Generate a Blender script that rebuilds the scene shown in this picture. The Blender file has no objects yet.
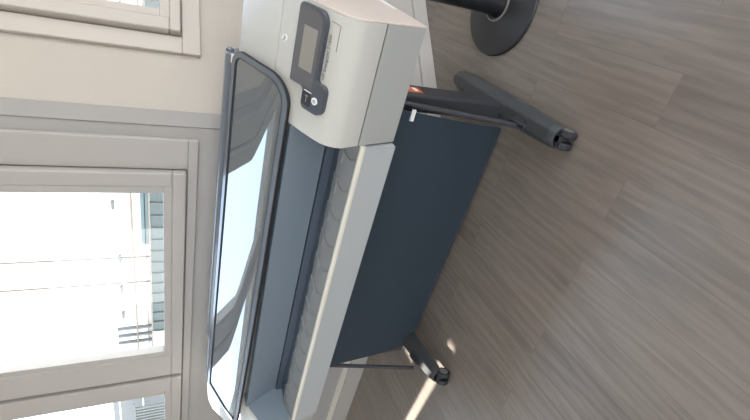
import bpy, bmesh, math, random
from mathutils import Vector, Matrix, Euler
random.seed(4)
S = 0.8                      # scale of the survey units to metres
sc = bpy.context.scene
COL = sc.collection

# ------------------------------------------------------------------ materials
def mat(name, col, rough=.5, metal=0, spec=.5, bump=0, bscale=80, ior=None, coat=0, noise=0, nscale=6):
    m = bpy.data.materials.new(name); m.use_nodes = True
    nt = m.node_tree; b = nt.nodes['Principled BSDF']
    b.inputs['Base Color'].default_value = (*col, 1)
    b.inputs['Roughness'].default_value = rough
    b.inputs['Metallic'].default_value = metal
    b.inputs['Specular IOR Level'].default_value = spec
    if ior: b.inputs['IOR'].default_value = ior
    if coat:
        b.inputs['Coat Weight'].default_value = coat; b.inputs['Coat Roughness'].default_value = .05
    tc = nt.nodes.new('ShaderNodeTexCoord')
    if noise:
        n = nt.nodes.new('ShaderNodeTexNoise'); n.inputs['Scale'].default_value = nscale; n.inputs['Detail'].default_value = 4
        r = nt.nodes.new('ShaderNodeMixRGB'); r.blend_type = 'MULTIPLY'; r.inputs[0].default_value = noise
        r.inputs[1].default_value = (*col, 1)
        nt.links.new(tc.outputs['Object'], n.inputs['Vector'])
        nt.links.new(n.outputs['Fac'], r.inputs[2]); nt.links.new(r.outputs[0], b.inputs['Base Color'])
    if bump:
        n = nt.nodes.new('ShaderNodeTexNoise'); n.inputs['Scale'].default_value = bscale; n.inputs['Detail'].default_value = 3
        bp = nt.nodes.new('ShaderNodeBump'); bp.inputs['Strength'].default_value = bump; bp.inputs['Distance'].default_value = .004
        nt.links.new(tc.outputs['Object'], n.inputs['Vector'])
        nt.links.new(n.outputs['Fac'], bp.inputs['Height']); nt.links.new(bp.outputs[0], b.inputs['Normal'])
    return m

M = dict(
    shell=mat('printer_shell', (.545, .54, .495), .42),
    beam=mat('printer_front_beam', (.44, .465, .465), .4),
    sidep=mat('printer_side_panel', (.40, .41, .385), .4),
    endc=mat('end_cap_warm_light', (.64, .56, .50), .45),  # warm light falling on the end face is put into this colour
    cream=mat('cream_edge', (.70, .68, .58), .4),
    core=mat('dark_gap', (.02, .02, .022), .6),
    bezel=mat('panel_bezel', (.06, .07, .085), .3, coat=.3),
    gloss=mat('panel_glass', (.115, .115, .12), .12),
    screen=mat('screen_glass', (.27, .255, .225), .15),
    whitep=mat('white_plastic', (.85, .85, .83), .35),
    ink=mat('grey_print', (.16, .16, .15), .5),
    lidframe=mat('lid_frame', (.12, .14, .165), .22, coat=.4),
    lidglass=mat('lid_window', (.07, .09, .105), .03, ior=2.8),
    lidtrim=mat('lid_rim_line', (.45, .48, .48), .25),
    inner=mat('blue_grey_inner', (.205, .255, .30), .38),
    slot=mat('dark_blue_slot', (.07, .095, .125), .5),
    platen=mat('platen_grey', (.26, .275, .28), .38),
    rib=mat('platen_rib', (.22, .235, .245), .35),
    fabric=mat('navy_fabric', (.023, .037, .052), .85, bump=.15, bscale=500),
    black=mat('stand_black', (.035, .036, .042), .38),
    foot=mat('stand_foot_grey', (.055, .058, .058), .42, bump=.1, bscale=300),
    rubber=mat('wheel_rubber', (.02, .021, .024), .55),
    silver=mat('silver_ring', (.30, .29, .26), .35, metal=.6),
    print=mat('pale_grey_print', (.27, .26, .23), .5),
    orange=mat('orange_label', (.62, .13, .05), .5),
    wallA=mat('warm_wallpaper', (.475, .437, .388), .85, bump=.35, bscale=140),
    wallB=mat('grey_white_wall', (.40, .39, .375), .7),
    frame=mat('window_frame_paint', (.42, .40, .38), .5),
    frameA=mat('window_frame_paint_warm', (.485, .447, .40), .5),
    ceil=mat('ceiling_paint', (.75, .74, .72), .9),
    wallw=mat('room_wall_paint', (.62, .58, .53), .9),
    disc=mat('dark_metal_disc', (.045, .045, .047), .4, metal=.3),
    post=mat('dark_post', (.02, .021, .025), .4, metal=.2),
    facade=mat('white_facade', (.88, .87, .84), .8, bump=.2, bscale=4),
    facade2=mat('grey_facade', (.13, .133, .13), .8),
    teal=mat('teal_glazing', (.06, .10, .11), .3, noise=.35, nscale=3),
    tan=mat('tan_strip', (.17, .13, .10), .8),
    rail=mat('grey_railing', (.09, .095, .09), .6),
    ground=mat('outdoor_paving', (.6, .58, .54), .9, noise=.3, nscale=1),
    cornert=mat('corner_trim_paint', (.31, .30, .285), .6),
    base=mat('baseboard_paint', (.47, .455, .42), .5),
)

def glass():
    m = bpy.data.materials.new('window_glass'); m.use_nodes = True
    nt = m.node_tree; nt.nodes.clear()
    o = nt.nodes.new('ShaderNodeOutputMaterial'); mx = nt.nodes.new('ShaderNodeMixShader')
    t = nt.nodes.new('ShaderNodeBsdfTransparent'); g = nt.nodes.new('ShaderNodeBsdfGlossy'); g.inputs['Roughness'].default_value = .02
    t.inputs[0].default_value = (.97, .985, .98, 1); mx.inputs[0].default_value = .03
    nt.links.new(t.outputs[0], mx.inputs[1]); nt.links.new(g.outputs[0], mx.inputs[2]); nt.links.new(mx.outputs[0], o.inputs[0])
    return m
M['glass'] = glass()

def floor_mat():
    m = bpy.data.materials.new('wood_plank_floor'); m.use_nodes = True
    nt = m.node_tree; L = nt.links; N = nt.nodes; b = N['Principled BSDF']
    tc = N.new('ShaderNodeTexCoord')
    mp = N.new('ShaderNodeMapping'); mp.inputs['Rotation'].default_value = (0, 0, math.radians(90 + FLOOR_ROT)); mp.inputs['Location'].default_value = FLOOR_OFF
    L.new(tc.outputs['Object'], mp.inputs[0])
    br = N.new('ShaderNodeTexBrick'); br.inputs['Scale'].default_value = 1
    br.inputs['Brick Width'].default_value = 1.15; br.inputs['Row Height'].default_value = .132
    br.inputs['Mortar Size'].default_value = .0012; br.inputs['Mortar Smooth'].default_value = .3
    br.offset = .37; br.inputs['Bias'].default_value = 0
    br.inputs['Color1'].default_value = (.0, 0, 0, 1); br.inputs['Color2'].default_value = (1, 1, 1, 1); br.inputs['Mortar'].default_value = (.5, .5, .5, 1)
    L.new(mp.outputs[0], br.inputs[0])
    # per-plank shift of the grain
    sh = N.new('ShaderNodeVectorMath'); sh.operation = 'MULTIPLY'; sh.inputs[1].default_value = (5.3, 2.1, 0)
    L.new(br.outputs['Color'], sh.inputs[0])
    ad = N.new('ShaderNodeVectorMath'); L.new(mp.outputs[0], ad.inputs[0]); L.new(sh.outputs[0], ad.inputs[1])
    st = N.new('ShaderNodeVectorMath'); st.operation = 'MULTIPLY'; st.inputs[1].default_value = (1.1, 7, 1); L.new(ad.outputs[0], st.inputs[0])
    wv = N.new('ShaderNodeTexWave'); wv.wave_type = 'BANDS'; wv.bands_direction = 'Y'
    wv.inputs['Scale'].default_value = 1.1; wv.inputs['Distortion'].default_value = 22; wv.inputs['Detail'].default_value = 5; wv.inputs['Detail Scale'].default_value = .55; wv.inputs['Detail Roughness'].default_value = .62
    L.new(st.outputs[0], wv.inputs['Vector'])
    st2 = N.new('ShaderNodeVectorMath'); st2.operation = 'MULTIPLY'; st2.inputs[1].default_value = (5, 75, 1); L.new(ad.outputs[0], st2.inputs[0])
    nz = N.new('ShaderNodeTexNoise'); nz.inputs['Scale'].default_value = 1; nz.inputs['Detail'].default_value = 5; L.new(st2.outputs[0], nz.inputs['Vector'])
    st3 = N.new('ShaderNodeVectorMath'); st3.operation = 'MULTIPLY'; st3.inputs[1].default_value = (1.2, 5, 1); L.new(ad.outputs[0], st3.inputs[0])
    n3 = N.new('ShaderNodeTexNoise'); n3.inputs['Scale'].default_value = 1.5; n3.inputs['Detail'].default_value = 3; L.new(st3.outputs[0], n3.inputs['Vector'])
    def math_(op, a, bb):
        n = N.new('ShaderNodeMath'); n.operation = op
        for i, v in enumerate((a, bb)):
            if isinstance(v, (int, float)): n.inputs[i].default_value = v
            else: L.new(v, n.inputs[i])
        return n.outputs[0]
    f = math_('ADD', math_('MULTIPLY', wv.outputs['Fac'], .13), math_('MULTIPLY', nz.outputs['Fac'], .40))
    f = math_('ADD', f, math_('MULTIPLY', n3.outputs['Fac'], .30))
    f = math_('ADD', f, math_('MULTIPLY', br.outputs['Color'], .12))
    cr = N.new('ShaderNodeValToRGB'); e = cr.color_ramp.elements
    e[0].position = .25; e[0].color = (.145, .120, .099, 1); e[1].position = .85; e[1].color = (.325, .270, .224, 1)
    L.new(f, cr.inputs[0])
    mx = N.new('ShaderNodeMixRGB'); mx.inputs[2].default_value = (.14, .117, .098, 1)
    L.new(math_('MULTIPLY', br.outputs['Fac'], .5), mx.inputs[0]); L.new(cr.outputs[0], mx.inputs[1]); L.new(mx.outputs[0], b.inputs['Base Color'])
    b.inputs['Roughness'].default_value = .33; b.inputs['Specular IOR Level'].default_value = .7
    bp = N.new('ShaderNodeBump'); bp.inputs['Strength'].default_value = .12; bp.inputs['Distance'].default_value = .002
    L.new(f, bp.inputs['Height']); L.new(bp.outputs[0], b.inputs['Normal'])
    return m
FLOOR_ROT = -4.0
FLOOR_OFF = (.675, .057, 0)
M['floor'] = floor_mat()

# ------------------------------------------------------------------ mesh helpers
ident = lambda p: Vector(p)
class MB:
    def __init__(s, xf=ident): s.bm = bmesh.new(); s.xf = xf
    def v(s, p): return s.bm.verts.new(s.xf(p) * S)
    def face(s, vs):
        try: s.bm.faces.new(vs)
        except ValueError: pass
    def box(s, x0, x1, y0, y1, z0, z1):
        v = [s.v((x, y, z)) for x in (x0, x1) for y in (y0, y1) for z in (z0, z1)]
        for f in ((0, 1, 3, 2), (4, 6, 7, 5), (0, 4, 5, 1), (2, 3, 7, 6), (0, 2, 6, 4), (1, 5, 7, 3)): s.face([v[i] for i in f])
        return s
    def prism(s, loop, a, b, f):
        """loop of 2D points swept between a and b; f(p, t) gives the 3D point"""
        A = [s.v(f(p, a)) for p in loop]; B = [s.v(f(p, b)) for p in loop]; n = len(loop)
        s.face(A); s.face(B[::-1])
        for i in range(n): s.face([A[i], A[(i + 1) % n], B[(i + 1) % n], B[i]])
        return s
    def yz(s, loop, x0, x1): return s.prism(loop, x0, x1, lambda p, t: (t, p[0], p[1]))
    def xy(s, loop, z0, z1): return s.prism(loop, z0, z1, lambda p, t: (p[0], p[1], t))
    def tube(s, pts, r, n=12, cap=True):
        pts = [Vector(p) for p in pts]; rings = []
        if isinstance(r, (int, float)): r = [r] * len(pts)
        for i, p in enumerate(pts):
            t = (pts[min(i + 1, len(pts) - 1)] - pts[max(i - 1, 0)]).normalized()
            u = t.orthogonal().normalized() if i == 0 else (u - t * u.dot(t)).normalized()
            w = t.cross(u)
            rings.append([s.v(p + (u * math.cos(2 * math.pi * k / n) + w * math.sin(2 * math.pi * k / n)) * r[i]) for k in range(n)])
        for A, B in zip(rings, rings[1:]):
            for k in range(n): s.face([A[k], A[(k + 1) % n], B[(k + 1) % n], B[k]])
        if cap: s.face(rings[0][::-1]); s.face(rings[-1])
        return s
    def lathe(s, prof, c, n=64):
        rings = []
        for (r, z) in prof:
            rings.append([s.v((c[0] + r * math.cos(2 * math.pi * k / n), c[1] + r * math.sin(2 * math.pi * k / n), c[2] + z)) for k in range(n)])
        for A, B in zip(rings, rings[1:]):
            for k in range(n): s.face([A[k], A[(k + 1) % n], B[(k + 1) % n], B[k]])
        s.face(rings[0][::-1]); s.face(rings[-1]); return s
    def build(s, name, m, parent=None, bevel=0, smooth=False, segs=2):
        bmesh.ops.recalc_face_normals(s.bm, faces=s.bm.faces)
        me = bpy.data.meshes.new(name); 
        o = bpy.data.objects.new(name, me); COL.objects.link(o)
        off = Vector((0, 0, 0)); q = parent
        while q: off += q.location; q = q.parent
        if off.length: bmesh.ops.translate(s.bm, verts=s.bm.verts, vec=-off)
        if smooth:
            for f in s.bm.faces: f.smooth = True
        s.bm.to_mesh(me); s.bm.free()
        me.materials.append(m)
        if parent: o.parent = parent
        if smooth:
            try: me.set_sharp_from_angle(angle=math.radians(35))
            except Exception: pass
        if bevel:
            b = o.modifiers.new('bevel', 'BEVEL'); b.width = bevel * S; b.segments = segs; b.limit_method = 'ANGLE'; b.angle_limit = math.radians(35)
            b.harden_normals = False
        return o

def thing(name, label, cat, loc=(0, 0, 0), group=None):
    o = bpy.data.objects.new(name, None); COL.objects.link(o); o.location = Vector(loc) * S; o.empty_display_size = .1
    o['label'] = label; o['category'] = cat
    if group: o['group'] = group
    return o
def struct(o): o['kind'] = 'structure'; return o
def sempty(name, loc=(0, 0, 0)):
    o = bpy.data.objects.new(name, None); COL.objects.link(o); o.location = Vector(loc) * S; o['kind'] = 'structure'; return o

def rounded(pts, r, n=6):
    """round the corners of a 2D polygon; r one radius or one per corner"""
    out = []; N_ = len(pts)
    if isinstance(r, (int, float)): r = [r] * N_
    for i in range(N_):
        p0, p, p1 = (Vector(pts[i - 1]), Vector(pts[i]), Vector(pts[(i + 1) % N_]))
        if r[i] <= 0: out.append(tuple(p)); continue
        a = (p0 - p).normalized(); b = (p1 - p).normalized(); half = a.angle(b) / 2
        d = min(r[i] / math.tan(half), (p0 - p).length * .49, (p1 - p).length * .49); rr = d * math.tan(half)
        c = p + (a + b).normalized() * (rr / math.sin(half))
        s0 = p + a * d - c; s1 = p + b * d - c; ang = s0.angle(s1); sg = 1 if s0.x * s1.y - s0.y * s1.x > 0 else -1
        for k in range(n + 1):
            t = ang * k / n * sg
            out.append((c.x + s0.x * math.cos(t) - s0.y * math.sin(t), c.y + s0.x * math.sin(t) + s0.y * math.cos(t)))
    return out

# ------------------------------------------------------------------ room
K = Vector((-.86, 1.8, 0))
dA = Vector((.682, .731, 0)).normalized(); nA = Vector((-.731, .682, 0)).normalized()      # along wall / outwards
xA = lambda p: K + dA * p[0] + nA * p[1] + Vector((0, 0, p[2]))
xB = lambda p: Vector((K.x - p[0], K.y + p[1], p[2]))
H = 3.3
ROOM = [(-4.56, -3.7), (4.1, -3.7), (4.1, 7.22), (-.902, 1.9), (-4.56, 1.9)]
struct(MB().xy(ROOM, -.12, 0).build('floor', M['floor']))
struct(MB().xy(ROOM, H, H + .12).build('ceiling', M['ceil']))

def wall(name, xf, u0, u1, holes, m, th=.25):
    b = MB(xf); cur = u0
    for (a, c, z0, z1) in holes:
        if a > cur: b.box(cur, a, 0, th, 0, H)
        if z0 > 0: b.box(a, c, 0, th, 0, z0)
        if z1 < H: b.box(a, c, 0, th, z1, H)
        cur = c
    if cur < u1: b.box(cur, u1, 0, th, 0, H)
    return struct(b.build(name, m))
ZT = 2.5
wall('wall_right_back', xA, 0, 7.28, [(.45, 1.68, 1.30, ZT + .04)], M['wallA'], th=.10)
wall('wall_back', xB, 0, 3.74, [(.25, 1.49, 1.30, ZT + .04), (1.61, 3.43, 1.30, ZT + .04)], M['wallB'], th=.10)
# unseen left wall; its openings are added to shape sun patches and floor glow
SLOPE = math.tan(math.radians(35))
xL = lambda p: Vector((-4.5 - p[1], p[0], p[2]))
wall('wall_left_sun_slits', xL, -3.8, 1.9, [(-2.4, -.8, .9, 2.6), (1.228, 1.288, 1.30, 2.02), (1.40, 1.45, 2.50, 2.74), (1.45, 1.555, 1.69, 1.76), (1.555, 1.75, 2.50, 2.74)], M['wallw'], th=.06)
struct(wall('wall_front', lambda p: Vector((p[0], -3.6 - p[1], p[2])), -4.6, 5.2, [(-.2, 3.4, .8, 2.9)], M['wallw']))
wall('wall_right', lambda p: Vector((4.0 + p[1], p[0], p[2])), -3.8, 7.5, [(-2.6, 2.2, .3, 2.9)], M['wallw'])

def ring(b, u0, u1, z0, z1, t, w0, w1, tb=None, tt=None):
    """rectangular frame: outer rect, side width t"""
    tb = t if tb is None else tb; tt = t if tt is None else tt
    b.box(u0, u1, w0, w1, z0, z0 + tb); b.box(u0, u1, w0, w1, z1 - tt, z1)
    b.box(u0, u0 + t, w0, w1, z0 + tb, z1 - tt); b.box(u1 - t, u1, w0, w1, z0 + tb, z1 - tt)
def window(name, xf, casing, sash, pane, m, wc=-.022, ws=-.05):
    root = sempty(name)
    if casing:
        b = MB(xf); u0, u1, z0, z1 = casing; s0, s1, sz0, sz1 = sash
        b.box(u0, u1, wc, .0, z0, sz0 - .006); b.box(u0, u1, wc, 0, sz1 + .006, z1)
        b.box(u0, s0 - .006, wc, 0, sz0 - .006, sz1 + .006); b.box(s1 + .006, u1, wc, 0, sz0 - .006, sz1 + .006)
        b.build('window_casing', m, root, bevel=.004)
    b = MB(xf); s0, s1, sz0, sz1 = sash; p0, p1, pz0, pz1 = pane
    b.box(s0, s1, ws, .0, sz0, pz0 - .035); b.box(s0, s1, ws, .0, pz1 + .035, sz1)
    b.box(s0, p0 - .035, ws, .0, pz0 - .035, pz1 + .035); b.box(p1 + .035, s1, ws, .0, pz0 - .035, pz1 + .035)
    b.build('window_sash', m, root, bevel=.006)
    b = MB(xf); ring(b, p0 - .035, p1 + .035, pz0 - .035, pz1 + .035, .035, ws + .004, .0)
    b.build('glazing_bead', m, root, bevel=.003)
    MB(xf).box(p0 - .004, p1 + .004, -.012, -.006, pz0 - .004, pz1 + .004).build('glass_pane', M['glass'], root)
    return root
window('window_1', xA, (.32, 1.80, 1.19, 2.68), (.40, 1.72, 1.268, 2.6), (.49, 1.63, 1.345, ZT), M['frameA'], ws=-.055)
window('window_2', xB, None, (.19, 1.535, 1.25, 2.6), (.291, 1.325, 1.34, ZT), M['frame'])
window('window_3', xB, None, (1.565, 3.5, 1.25, 2.6), (1.715, 3.36, 1.34, ZT), M['frame'])
b = MB(xB); b.box(.046, 3.64, -.022, 0, 1.204, 1.244); b.box(.046, 3.64, -.022, 0, 2.606, 2.7); b.box(.046, .184, -.022, 0, 1.244, 2.606); b.box(3.506, 3.64, -.022, 0, 1.244, 2.606); b.box(1.541, 1.559, -.022, 0, 1.244, 2.606)
struct(b.build('trim_1', M['frame'], bevel=.004))                       # frame shared by the paired windows
struct(MB(xA).box(.0, .066, -.012, 0, .13, H).build('trim_2', M['cornert'], bevel=.003))   # corner strip
struct(MB(xB).box(.0, 3.74, -.03, 0, 0, .125).build('baseboard_back', M['base'], bevel=.004))
struct(MB(xB).box(.0, 3.74, -.018, 0, .125, .168).build('trim_3', M['cream'], bevel=.004))
struct(MB(xA).box(-.012, 7.28, -.02, 0, 0, .085).build('baseboard_right', M['frameA'], bevel=.004))

# ------------------------------------------------------------------ outdoors
GZ = -3.2
struct(MB().box(-40, 30, 2.3, 45, GZ - .2, GZ).build('ground_outside', M['ground']))
bd = thing('office_building', 'white building with a long teal glazed band seen through the windows', 'building', (-8, 11, GZ))
fc = MB(); fc.box(-13.0, 12, 10.2, 14, GZ, 1.20); fc.box(-13.0, 12, 10.2, 14, 1.60, 6.2); fc.box(-13, 12, 10.6, 14, 1.2, 1.6)
fc.build('facade', M['facade'], bd)
gl = MB().box(-11.95, 12, 10.4, 10.46, 1.2, 1.6).build('glazed_band', M['teal'], bd)
mm = MB()
for i in range(60): mm.box(-11.9 + i * .4, -11.885 + i * .4, 10.36, 10.4, 1.2, 1.6)
mm.box(-11.95, 12, 10.36, 10.4, 1.39, 1.40); mm.build('glazing_bar', M['facade2'], gl)
MB().box(-13, 12, 10.05, 10.2, 1.60, 1.63).build('ledge', M['tan'], bd)
MB().box(-13, 12, 10.02, 10.2, 1.98, 2.02).build('ledge', M['tan'], bd)
MB().box(-13, 12, 10.1, 10.2, 1.70, 1.72).build('ledge', M['rail'], bd)
MB().box(-8.2, -6.4, 10.1, 10.2, 1.63, 1.80).build('glazed_panel', M['teal'], bd)
for i, (x, z) in enumerate([(-7.1, 2.35), (-9.9, 2.3), (-8.8, 2.28), (-10.9, 2.3)]):
    MB().box(x, x + .22, 10.1, 10.2, z, z + .07).build('wall_vent', M['rail'], bd)
for x in (-11.9, -11.6, -11.3): MB().box(x, x + .06, 10.0, 10.1, 1.63, 2.5).build('downpipe', M['rail'], bd)
MB().box(-8.7, -8.68, 10.15, 10.2, 1.6, 6).build('downpipe', M['tan'], bd)
MB().box(-9.6, -9.58, 10.15, 10.2, 1.6, 6).build('downpipe', M['tan'], bd)
b2 = thing('concrete_building', 'grey block building with a slatted balcony seen through the far left window', 'building', (-18, 9, GZ))
fb = MB().box(-24, -13.4, 9.6, 13, GZ, 2.75).build('facade', M['facade2'], b2)
jt = MB()
for z in (-.2, .5, 1.2, 1.9, 2.55): jt.box(-24, -13.4, 9.58, 9.6, z, z + .03)
jt.build('masonry_joint', M['facade'], b2)
rl = MB(); rl.box(-17.5, -13.5, 9.0, 9.06, 2.10, 2.15)
for i in range(26): rl.box(-17.5 + i * .15, -17.45 + i * .15, 9.0, 9.06, 1.2, 2.1)
rl.build('balcony_railing', M['rail'], b2)
MB().box(-17.6, -13.4, 8.95, 9.6, 1.1, 1.2).build('balcony_slab', M['facade'], b2)

# ------------------------------------------------------------------ the printer
LBL = 'large-format plotter printer with grey body, tinted top window and navy paper basket by the windows'
P = thing('plotter_printer', LBL, 'printer', (-1.3, 1.4, 0))
front = [(1.19, .652), (1.14, .808), (1.12, .86), (1.12, .88), (1.13, .905), (1.145, .922), (1.18, .942), (1.216, .960), (1.26, .978), (1.318, 1.006), (1.365, 1.028)]
topc = [(1.370, 1.0305), (1.45, 1.066), (1.52, 1.095), (1.55, 1.103), (1.60, 1.102), (1.66, 1.088), (1.695, 1.055)]
def lerp(a, b, t): return (a[0] + (b[0] - a[0]) * t, a[1] + (b[1] - a[1]) * t)
seam = .808
lowerP = [(1.19, .652), (1.1445, .7945), (1.30, .7945), (1.30, .652)]
upperP = [(1.143, .7985), (1.1385, .81)] + front[2:] + [(1.365, .90), (1.32, .7985)]
topP = topc + [(1.71, 1.0), (1.71, .652), (1.370, .652)]
coreP = [(1.20, .66), (1.1485, .80), (1.142, .815), (1.128, .87), (1.17, .93), (1.31, .997), (1.3675, 1.012), (1.5, 1.08), (1.6, 1.09), (1.68, 1.05), (1.70, .66)]
def housing(x0, x1, name):
    ls = name == 'left'
    MB().yz(lowerP, x0, x1).build('lower_side_panel', M['sidep'], P, bevel=.0015, segs=1)
    MB().yz(upperP, x0, x1).build('control_housing' if not ls else 'side_housing', M['shell'], P, bevel=.0015, smooth=True, segs=1)
    if ls:   # the far end of the cover is rounded off
        b = MB(); n = 8; prev = None
        loops = [(x1, 0.0), (x0 + .24, 0.0)] + [(x0 + .24 - .24 * math.sin(math.pi / 2 * k / n), 1 - math.cos(math.pi / 2 * k / n)) for k in range(1, n + 1)]
        for (x, k) in loops:
            cur = []
            for (y, z) in topP:
                zz = z + ((.022 if y > 1.45 else .008 if y > 1.4 else 0) - .22 * k if z > .9 else 0); cur.append(b.v((x, y, zz)))
            if prev:
                for i in range(len(cur)): b.face([prev[i], prev[(i + 1) % len(cur)], cur[(i + 1) % len(cur)], cur[i]])
            else: b.face(cur)
            prev = cur
        b.face(prev[::-1]); b.build('top_cover', M['shell'], P, smooth=True)
    else:
        MB().yz(topP, x0, x1).build('top_cover', M['shell'], P, bevel=.0015, smooth=True, segs=1)
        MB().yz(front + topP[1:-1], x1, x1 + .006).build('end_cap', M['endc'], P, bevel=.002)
    cp = coreP if not ls else [(y, min(z, .84)) for (y, z) in coreP]
    MB().yz(cp, x0 + .02, x1 - .012).build('inner_frame', M['core'], P)
housing(-.57, -.206, 'right')
housing(-2.58, -2.09, 'left')
X0, X1 = -2.089, -.571
MB().yz([(1.165, .79), (1.133, .86), (1.133, .88), (1.143, .901), (1.158, .916), (1.19, .934), (1.26, .966), (1.30, .978), (1.36, .978), (1.36, .79)], -2.0895, -2.085).build('inner_liner', M['inner'], P)
# centre: rear body, inner panel, slot, platen, beam
MB().yz([(1.36, .66), (1.36, .86), (1.35, .985), (1.38, 1.015), (1.53, 1.085), (1.60, 1.09), (1.66, 1.08), (1.695, 1.05), (1.71, .66)], X0, X1).build('rear_body', M['shell'], P, bevel=.004)
MB().yz([(1.272, .980), (1.30, .925), (1.325, .875), (1.342, .826), (1.358, .828), (1.345, .88), (1.306, .982)], X0, X1).build('inner_guide', M['inner'], P, smooth=True)
MB().yz([(1.335, .79), (1.335, .822), (1.359, .822), (1.359, .70), (1.29, .70), (1.275, .785)], X0, X1).build('paper_slot', M['slot'], P)
pl = MB().yz([(1.15, .772), (1.18, .785), (1.22, .796), (1.26, .801), (1.273, .797), (1.278, .775), (1.28, .70), (1.24, .70), (1.16, .765)], X0, X1).build('platen', M['platen'], P, smooth=True)
for i in range(13):
    rb = MB()
    x = X1 - .045 - i * .1215
    # a low raised pad at the rear edge, and a curved guide line running to the front
    rb.yz([(1.225, .795), (1.235, .8015), (1.262, .8035), (1.274, .799), (1.27, .79), (1.23, .79)], x - .065, x)
    rb.tube([(x + .004, 1.265, .803), (x - .012, 1.235, .801), (x - .026, 1.205, .796), (x - .028, 1.185, .790), (x - .018, 1.172, .785)], .0022, n=6)
    rb.build('platen_rib', M['rib'], pl)
MB().yz([(1.142, .772), (1.168, .652), (1.29, .652), (1.29, .699), (1.20, .76), (1.149, .772)], X0, X1 - .006).build('front_beam', M['beam'], P)
MB().yz(rounded([(1.137, .770), (1.139, .786), (1.152, .788), (1.153, .770)], .004, 3), X0, X1).build('beam_edge_strip', M['cream'], P, smooth=True)
# underside tray closing the body
MB().box(-2.40, -.26, 1.30, 1.70, .646, .662).build('bottom_plate', M['black'], P)

# right end label + sticker
MB().box(-.2, -.1985, 1.385, 1.50, .664, .682).build('side_label', M['whitep'], P)

# ---- lid: a bent sheet, flat at the rear and curling down towards its front edge
LIDP = [(1.548, 1.1262), (1.46, 1.0880), (1.38, 1.0532), (1.355, 1.0412), (1.33, 1.0280), (1.305, 1.0140), (1.28, .9995), (1.262, .9885)]
def lidpt(x, y, h):
    P_ = LIDP[::-1]
    for (y0, z0), (y1, z1) in zip(P_, P_[1:]):
        if y <= y1 + 1e-6: break
    t = (y - y0) / (y1 - y0); n_ = Vector((0, -(z1 - z0), y1 - y0)).normalized()
    lift = LIFT * max(0, (-x - .45) / 1.75) ** 2 * (1.548 - y) / .286
    return Vector((x, y, z0 + (z1 - z0) * t + lift)) + n_ * h
LIFT = .02
def dens(loop, m=.025):
    out = []
    for i, p in enumerate(loop):
        q_ = loop[(i + 1) % len(loop)]; k = max(1, int(math.hypot(q_[0] - p[0], q_[1] - p[1]) / m)) 
        for j in range(k): out.append((p[0] + (q_[0] - p[0]) * j / k, p[1] + (q_[1] - p[1]) * j / k))
    return out
LY0, LY1 = 1.272, 1.545
def rr(inset, rad, back=None):
    back = inset if back is None else back
    return rounded([(-2.222 + inset, LY0 + inset), (-.437 - inset, LY0 + inset), (-.437 - inset, LY1 - back), (-2.222 + inset, LY1 - back)], [max(.006, .02 - inset), rad, max(.02, .05 - inset), .012], 8)
def lidring(i0, i1, r0, r1, z0, z1, name, m, par):
    o_, i_ = rr(i0, r0), rr(i1, r1)
    # densify both outlines the same way
    oo, ii = [], []
    for k in range(len(o_)):
        a_, b_, c_, d_ = o_[k], o_[(k + 1) % len(o_)], i_[k], i_[(k + 1) % len(i_)]
        n_ = max(1, int(math.hypot(b_[0] - a_[0], b_[1] - a_[1]) / .03))
        for j in range(n_): oo.append(lerp(a_, b_, j / n_)); ii.append(lerp(c_, d_, j / n_))
    b = MB(); n = len(oo)
    R_ = [[b.v(lidpt(p_[0], p_[1], z)) for p_ in loop] for loop, z in ((oo, z0), (oo, z1), (ii, z1), (ii, z0))]
    for a in range(4):
        A_, B_ = R_[a], R_[(a + 1) % 4]
        for i in range(n): b.face([A_[i], A_[(i + 1) % n], B_[(i + 1) % n], B_[i]])
    return b.build(name, m, par, smooth=True)
def sheet(inset, rad, h0, h1, name, m, par):
    o_ = rr(inset, rad); b = MB(); ys = []
    y = LY0 + inset
    while y < LY1 - inset - 1e-4: ys.append(y); y += .012
    ys.append(LY1 - inset - 1e-4); ys[0] += 1e-4
    def xr(y):
        xs_ = []
        for i, p_ in enumerate(o_):
            q_ = o_[(i + 1) % len(o_)]
            if (p_[1] - y) * (q_[1] - y) < 0: xs_.append(p_[0] + (q_[0] - p_[0]) * (y - p_[1]) / (q_[1] - p_[1]))
        return min(xs_), max(xs_)
    rows = []; nx = 60
    for h in (h1, h0):
        for y in ys:
            a_, c_ = xr(y); rows.append([b.v(lidpt(a_ + (c_ - a_) * i / nx, y, h)) for i in range(nx + 1)])
    m_ = len(ys)
    for L0 in (0, m_):
        for j in range(m_ - 1):
            for i in range(nx): b.face([rows[L0 + j][i], rows[L0 + j][i + 1], rows[L0 + j + 1][i + 1], rows[L0 + j + 1][i]])
    for j in range(m_ - 1):
        for i in (0, nx): b.face([rows[j][i], rows[j + 1][i], rows[m_ + j + 1][i], rows[m_ + j][i]])
    for i in range(nx):
        for j in (0, m_ - 1): b.face([rows[j][i], rows[j][i + 1], rows[m_ + j][i + 1], rows[m_ + j][i]])
    return b.build(name, m, par, smooth=True)
lid = sheet(.016, .069, -.004, .004, 'top_window', M['lidglass'], P)
lid['label'] = 'tinted glossy window reflecting the bright panes'
lidring(0, .019, .085, .067, -.007, .008, 'window_rim', M['lidframe'], lid)
lidring(-.0015, .002, .086, .083, -.005, .006, 'rim_seal', M['core'], lid)
lidring(.0175, .0195, .069, .067, .0, .0088, 'rim_line', M['core'], lid)
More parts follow.
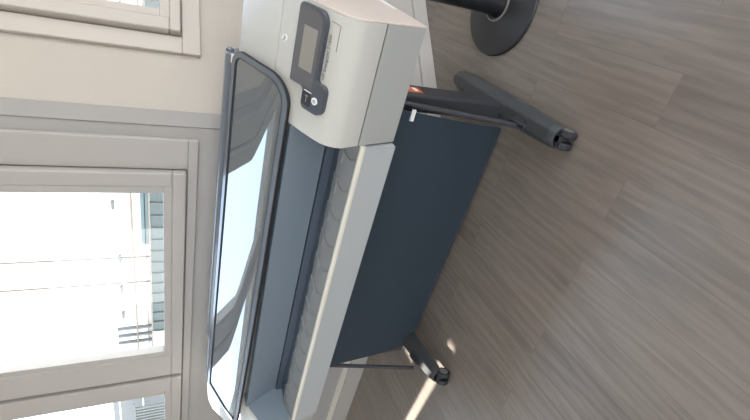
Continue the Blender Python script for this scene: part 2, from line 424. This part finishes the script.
# ---- rear roll cover behind the lid
rc = MB().yz(rounded([(1.556, 1.095), (1.556, 1.149), (1.60, 1.149), (1.632, 1.11), (1.632, 1.095)], .012, 4), -1.87, -.462).build('roll_cover', M['lidframe'], P, bevel=.004, smooth=True)
MB().box(-1.87, -.50, 1.551, 1.558, 1.10, 1.128).build('hinge_strip', M['lidtrim'], rc)
MB().tube([(-.475, 1.59, 1.134), (-.456, 1.59, 1.134), (-.452, 1.59, 1.134)], [.013, .013, .008], 16).build('roll_end', M['lidframe'], rc, smooth=True)
rc2 = MB().yz(rounded([(1.556, 1.095), (1.556, 1.140), (1.60, 1.140), (1.625, 1.11), (1.625, 1.095)], .012, 4), -2.20, -1.88).build('hinge_cover', M['lidframe'], P, bevel=.006)
MB().box(-.492, -.462, 1.549, 1.556, 1.104, 1.134).build('hinge_block', M['cream'], P, bevel=.004)

# ---- control panel
A3 = Vector((0, 1.18, .942)); B3 = Vector((0, 1.345, 1.02)); eP = (B3 - A3).normalized(); nP = Vector((0, -eP.z, eP.y))
xp = lambda p: Vector((p[0], 0, 0)) + A3 + eP * p[1] + nP * p[2]
pan = rounded([(-.211, .002), (-.398, .002), (-.398, -.038), (-.490, -.038), (-.490, .054), (-.430, .054), (-.430, .116), (-.211, .116)],
              [.035, .012, .02, .03, .018, .012, .004, .015], 6)
b = MB(xp); b.prism(pan, -.02, .014, lambda p, t: (p[0], p[1], t)); cp = b.build('control_panel', M['bezel'], P, bevel=.003)
b = MB(xp); b.prism(rounded([(-.219, .012), (-.423, .012), (-.423, .109), (-.219, .109)], [.028, .006, .004, .01], 5), .0135, .0152, lambda p, t: (p[0], p[1], t)); gp = b.build('panel_glass', M['gloss'], cp)
MB(xp).box(-.381, -.264, .026, .083, .015, .0158).build('touchscreen', M['screen'], cp)
def ringm(c, r0, r1, z0, z1, n=28):
    b = MB(xp); R_ = [[b.v((c[0] + r * math.cos(2 * math.pi * k / n), c[1] + r * math.sin(2 * math.pi * k / n), z)) for k in range(n)] for r, z in ((r0, z0), (r0, z1), (r1, z1), (r1, z0))]
    for a in range(4):
        for k in range(n): b.face([R_[a][k], R_[a][(k + 1) % n], R_[(a + 1) % 4][(k + 1) % n], R_[(a + 1) % 4][k]])
    return b
b = MB(xp); b.prism([(-.450 + .0105 * math.cos(k * math.pi / 14), -.006 + .0115 * math.sin(k * math.pi / 14)) for k in range(28)], .012, .0165, lambda p, t: (p[0], p[1], t)); pb = b.build('power_button', M['whitep'], cp)
ringm((-.450, -.006), .0055, .0035, .016, .0172).build('power_symbol', M['ink'], pb)
MB(xp).box(-.4505, -.4495, -.007, .001, .016, .0172).build('power_symbol', M['ink'], pb)
b = MB(xp); b.prism(rounded([(-.476, .012), (-.438, .012), (-.438, .050), (-.476, .050)], .004, 3), .013, .0148, lambda p, t: (p[0], p[1], t)); b.build('card_slot', M['core'], cp)
b = MB(xp); b.box(-.4345, -.4325, .012, .043, .0145, .0158); b.build('slot_line', M['whitep'], cp)
b = MB(xp); b.box(-.466, -.446, .0292, .0304, .0145, .0156); b.box(-.4475, -.446, .0235, .036, .0145, .0156); b.build('slot_symbol', M['lidtrim'], cp)
# thin L-shaped groove and lettering beside the panel
xs = lambda p: Vector((p[0], 0, 0)) + A3 + eP * p[1] + nP * p[2]
b = MB(); b.tube([(-.230, 1.178, .9405), (-.2335, 1.149, .9245), (-.30, 1.149, .9245)], .0011, 6); b.build('groove_line', M['ink'], P)
def text(body, origin, size, m, parent, name, xdir=(1, 0, 0)):
    cu = bpy.data.curves.new('t', 'FONT'); cu.body = body; cu.size = size * S; cu.extrude = .0006; cu.align_x = 'LEFT'
    o = bpy.data.objects.new('t', cu); COL.objects.link(o)
    dg = bpy.context.evaluated_depsgraph_get(); me = bpy.data.meshes.new_from_object(o.evaluated_get(dg)); bpy.data.objects.remove(o)
    X = Vector(xdir).normalized(); Y = eP; Z = X.cross(Y).normalized()
    mt = Matrix(((X.x, Y.x, Z.x), (X.y, Y.y, Z.y), (X.z, Y.z, Z.z))).to_4x4()
    off = Vector((0, 0, 0)); q = parent
    while q: off += q.location; q = q.parent
    mt.translation = xs(origin) * S - off
    me.transform(mt); o = bpy.data.objects.new(name, me); COL.objects.link(o); o.parent = parent; me.materials.clear(); me.materials.append(m); return o
text('HP DesignJet T1600', (-.386, -.014, .002), .0150, M['print'], P, 'lettering')
# round emblem
b = MB(xp); b.prism([(-.331 + .0105 * math.cos(k * math.pi / 16), .176 + .0105 * math.sin(k * math.pi / 16)) for k in range(32)], -.01, -.0005 + .003, lambda p, t: (p[0], p[1], t)); em = b.build('round_emblem', M['whitep'], P)
text('hp', (-.3385, .1715, .003), .0155, M['ink'], em, 'lettering')

# ---- stand: columns, feet, rods, basket
def column(x0, x1):
    c = MB().box(x0, x1, 1.385, 1.49, .07, .655).build('column', M['black'], P, bevel=.014, smooth=True, segs=4); return c
cr_ = column(-.54, -.465); column(-2.005, -1.93)
MB().box(-.465, -.4638, 1.40, 1.455, .462, .535).build('warning_sticker', M['orange'], cr_)
b = MB(); b.box(-.4638, -.4630, 1.412, 1.446, .478, .496); b.box(-.4638, -.4630, 1.43, 1.448, .506, .522); b.build('sticker_marking', M['whitep'], cr_)
def foot(cx, cy, rot):
    R_ = Matrix.Rotation(rot, 4, 'Z')
    xf = lambda p: Vector((cx, cy, 0)) + R_ @ Vector(p)
    # plan outline: local y from -.32 (front) to +.40 (rear)
    b = MB(xf); n = 16
    sec = []
    for (y, w, zt, zb) in ((-.325, .040, .086, .050), (-.30, .045, .092, .044), (-.15, .05, .097, .042), (0, .05, .099, .04), (.15, .049, .096, .042), (.28, .048, .088, .045), (.34, .044, .083, .048), (.375, .034, .079, .052), (.392, .018, .076, .056)):
        sec.append([b.v((x, y, z)) for x, z in ((-w, zb), (-w, zb + (zt - zb) * .45), (-w * .55, zt), (w * .42, zt), (w, zb + (zt - zb) * .5), (w, zb))])
    for A_, B_ in zip(sec, sec[1:]):
        for i in range(6): b.face([A_[i], A_[(i + 1) % 6], B_[(i + 1) % 6], B_[i]])
    b.face(sec[0][::-1]); b.face(sec[-1])
    f = b.build('foot', M['foot'], P, bevel=.005, segs=2)
    # latch where the basket rod is plugged in
    b = MB(xf); b.box(-.03, .002, -.19, -.125, .09, .108); b.tube([(-.015, -.12, .103), (-.015, -.20, .103)], .011, 10); b.build('latch', M['black'], f, bevel=.003)
    for yy in (-.335, .33):
        g = MB(xf)
        if yy < 0: g.box(-.012, .012, yy - .012, -.30, .055, .078); g.tube([(0, yy, .03), (0, yy, .078)], .012, 12)
        else: g.tube([(0, yy, .03), (0, yy, .07)], .012, 12)
        c = g.build('caster_fork', M['black'], f)
        for s in (-1, 1):
            w = MB(xf); w.tube([(s * .010, yy, .034), (s * .014, yy, .034), (s * .030, yy, .034), (s * .034, yy, .034)], [.030, .034, .034, .028], 24); w.build('wheel', M['rubber'], f, smooth=True)
            w = MB(xf); w.tube([(s * .0335, yy, .034), (s * .0345, yy, .034)], [.021, .021], 20); w.build('wheel_hub', M['silver'], f)
foot(-.479, 1.409, math.radians(3))
foot(-1.916, 1.398, math.radians(14))
# basket rods
for x, y0 in ((-.499, 1.25), (-2.00, 1.262)):
    MB().tube([(x, y0 - .004, .065), (x, 1.372, .56), (x, 1.378, .652)], .0105, 10).build('basket_rod', M['black'], P, smooth=True)
# navy basket cloth: a shallow hanging sheet with thickness
prof = [(1.305, .655), (1.325, .60), (1.336, .52), (1.342, .44), (1.350, .34), (1.360, .24), (1.374, .14), (1.392, .045)]
b = MB(); nx = 24; rows = []
def edge_r(t): return -.496 - .076 * t
for th in (0, .006):
    for j, (y, z) in enumerate(prof):
        t = j / (len(prof) - 1); row = []
        for i in range(nx + 1):
            u = i / nx; x = -1.958 + u * (edge_r(t) + 1.958)
            row.append(b.v((x, y + th + .004 * math.sin(u * 3.1) * math.sin(t * 3), z)))
        rows.append(row)
m_ = len(prof)
for L0 in (0, m_):
    for j in range(m_ - 1):
        for i in range(nx): b.face([rows[L0 + j][i], rows[L0 + j][i + 1], rows[L0 + j + 1][i + 1], rows[L0 + j + 1][i]])
for j in range(m_ - 1):
    for i in (0, nx): b.face([rows[j][i], rows[j + 1][i], rows[m_ + j + 1][i], rows[m_ + j][i]])
for i in range(nx):
    for j in (0, m_ - 1): b.face([rows[j][i], rows[j][i + 1], rows[m_ + j][i + 1], rows[m_ + j][i]])
fb_ = b.build('basket_cloth', M['fabric'], P, smooth=True)
fb_['label'] = 'dark navy fabric'
MB().tube([(-1.958, 1.396, .045), (-.577, 1.396, .045)], .008, 8).build('hem_bar', M['fabric'], fb_, smooth=True)
MB().box(-.549, -.506, 1.326, 1.333, .516, .531).build('cloth_tab', M['whitep'], fb_)

# ------------------------------------------------------------------ barrier post on the floor
q = thing('barrier_post', 'dark round-based metal post standing on the floor beside the printer', 'post', (-.142, 1.73, 0))
MB().lathe([(.213, 0), (.215, .006), (.212, .013), (.20, .017), (.12, .026), (.085, .030), (.0, .031)], (-.142, 1.73, 0)).build('base_plate', M['disc'], q, smooth=True)
MB().lathe([(.075, .027), (.075, .034), (.068, .037), (.068, .030), (.066, .03)], (-.142, 1.73, 0)).build('collar', M['silver'], q, smooth=True)
MB().lathe([(.06, .028), (.054, .05), (.05, .07), (.05, 1.14), (.054, 1.15), (.054, 1.19), (.04, 1.21)], (-.142, 1.73, 0), 40).build('pole', M['post'], q, smooth=True)

# ------------------------------------------------------------------ light
w = bpy.data.worlds.new('sky'); sc.world = w; w.use_nodes = True
nt = w.node_tree; bg = nt.nodes['Background']
tc = nt.nodes.new('ShaderNodeTexCoord'); sp = nt.nodes.new('ShaderNodeSeparateXYZ'); cr = nt.nodes.new('ShaderNodeValToRGB')
e = cr.color_ramp.elements; e[0].position = .0; e[0].color = (1, .985, .96, 1); e[1].position = .55; e[1].color = (.58, .74, 1, 1)
nt.links.new(tc.outputs['Generated'], sp.inputs[0]); nt.links.new(sp.outputs['Z'], cr.inputs[0]); nt.links.new(cr.outputs[0], bg.inputs[0])
bg.inputs[1].default_value = 6.0
sl = bpy.data.lights.new('sun', 'SUN'); sl.energy = 22; sl.angle = math.radians(.6); sl.color = (1, .95, .86)
so = bpy.data.objects.new('sun', sl); COL.objects.link(so)
el = math.radians(35); so.rotation_euler = Vector((math.cos(el), -.042 * math.cos(el), -math.sin(el))).to_track_quat('-Z', 'Y').to_euler()

# ------------------------------------------------------------------ camera
F = 444.
def cc(x, y): return Vector((x - 375, 210 - y, -F))
d = cc(1295, 200).normalized(); p = cc(168, 905).normalized(); p = (p - d * p.dot(d)).normalized()
Xw = -p; Zw = -d; Yw = Zw.cross(Xw)
Rm = Matrix((Xw, Yw, Zw))
cam = bpy.data.cameras.new('camera'); co = bpy.data.objects.new('camera', cam); COL.objects.link(co)
cam.sensor_width = 36; cam.lens = F * 36 / 750; cam.clip_start = .02; cam.clip_end = 200
mw = Rm.to_4x4(); mw.translation = Vector((0, 0, 1.35 * S)); co.matrix_world = mw
sc.camera = co
sc.view_settings.view_transform = 'Standard'; sc.view_settings.look = 'None'; sc.view_settings.gamma = 1
sc.view_settings.use_curve_mapping = False; sc.view_settings.exposure = 0
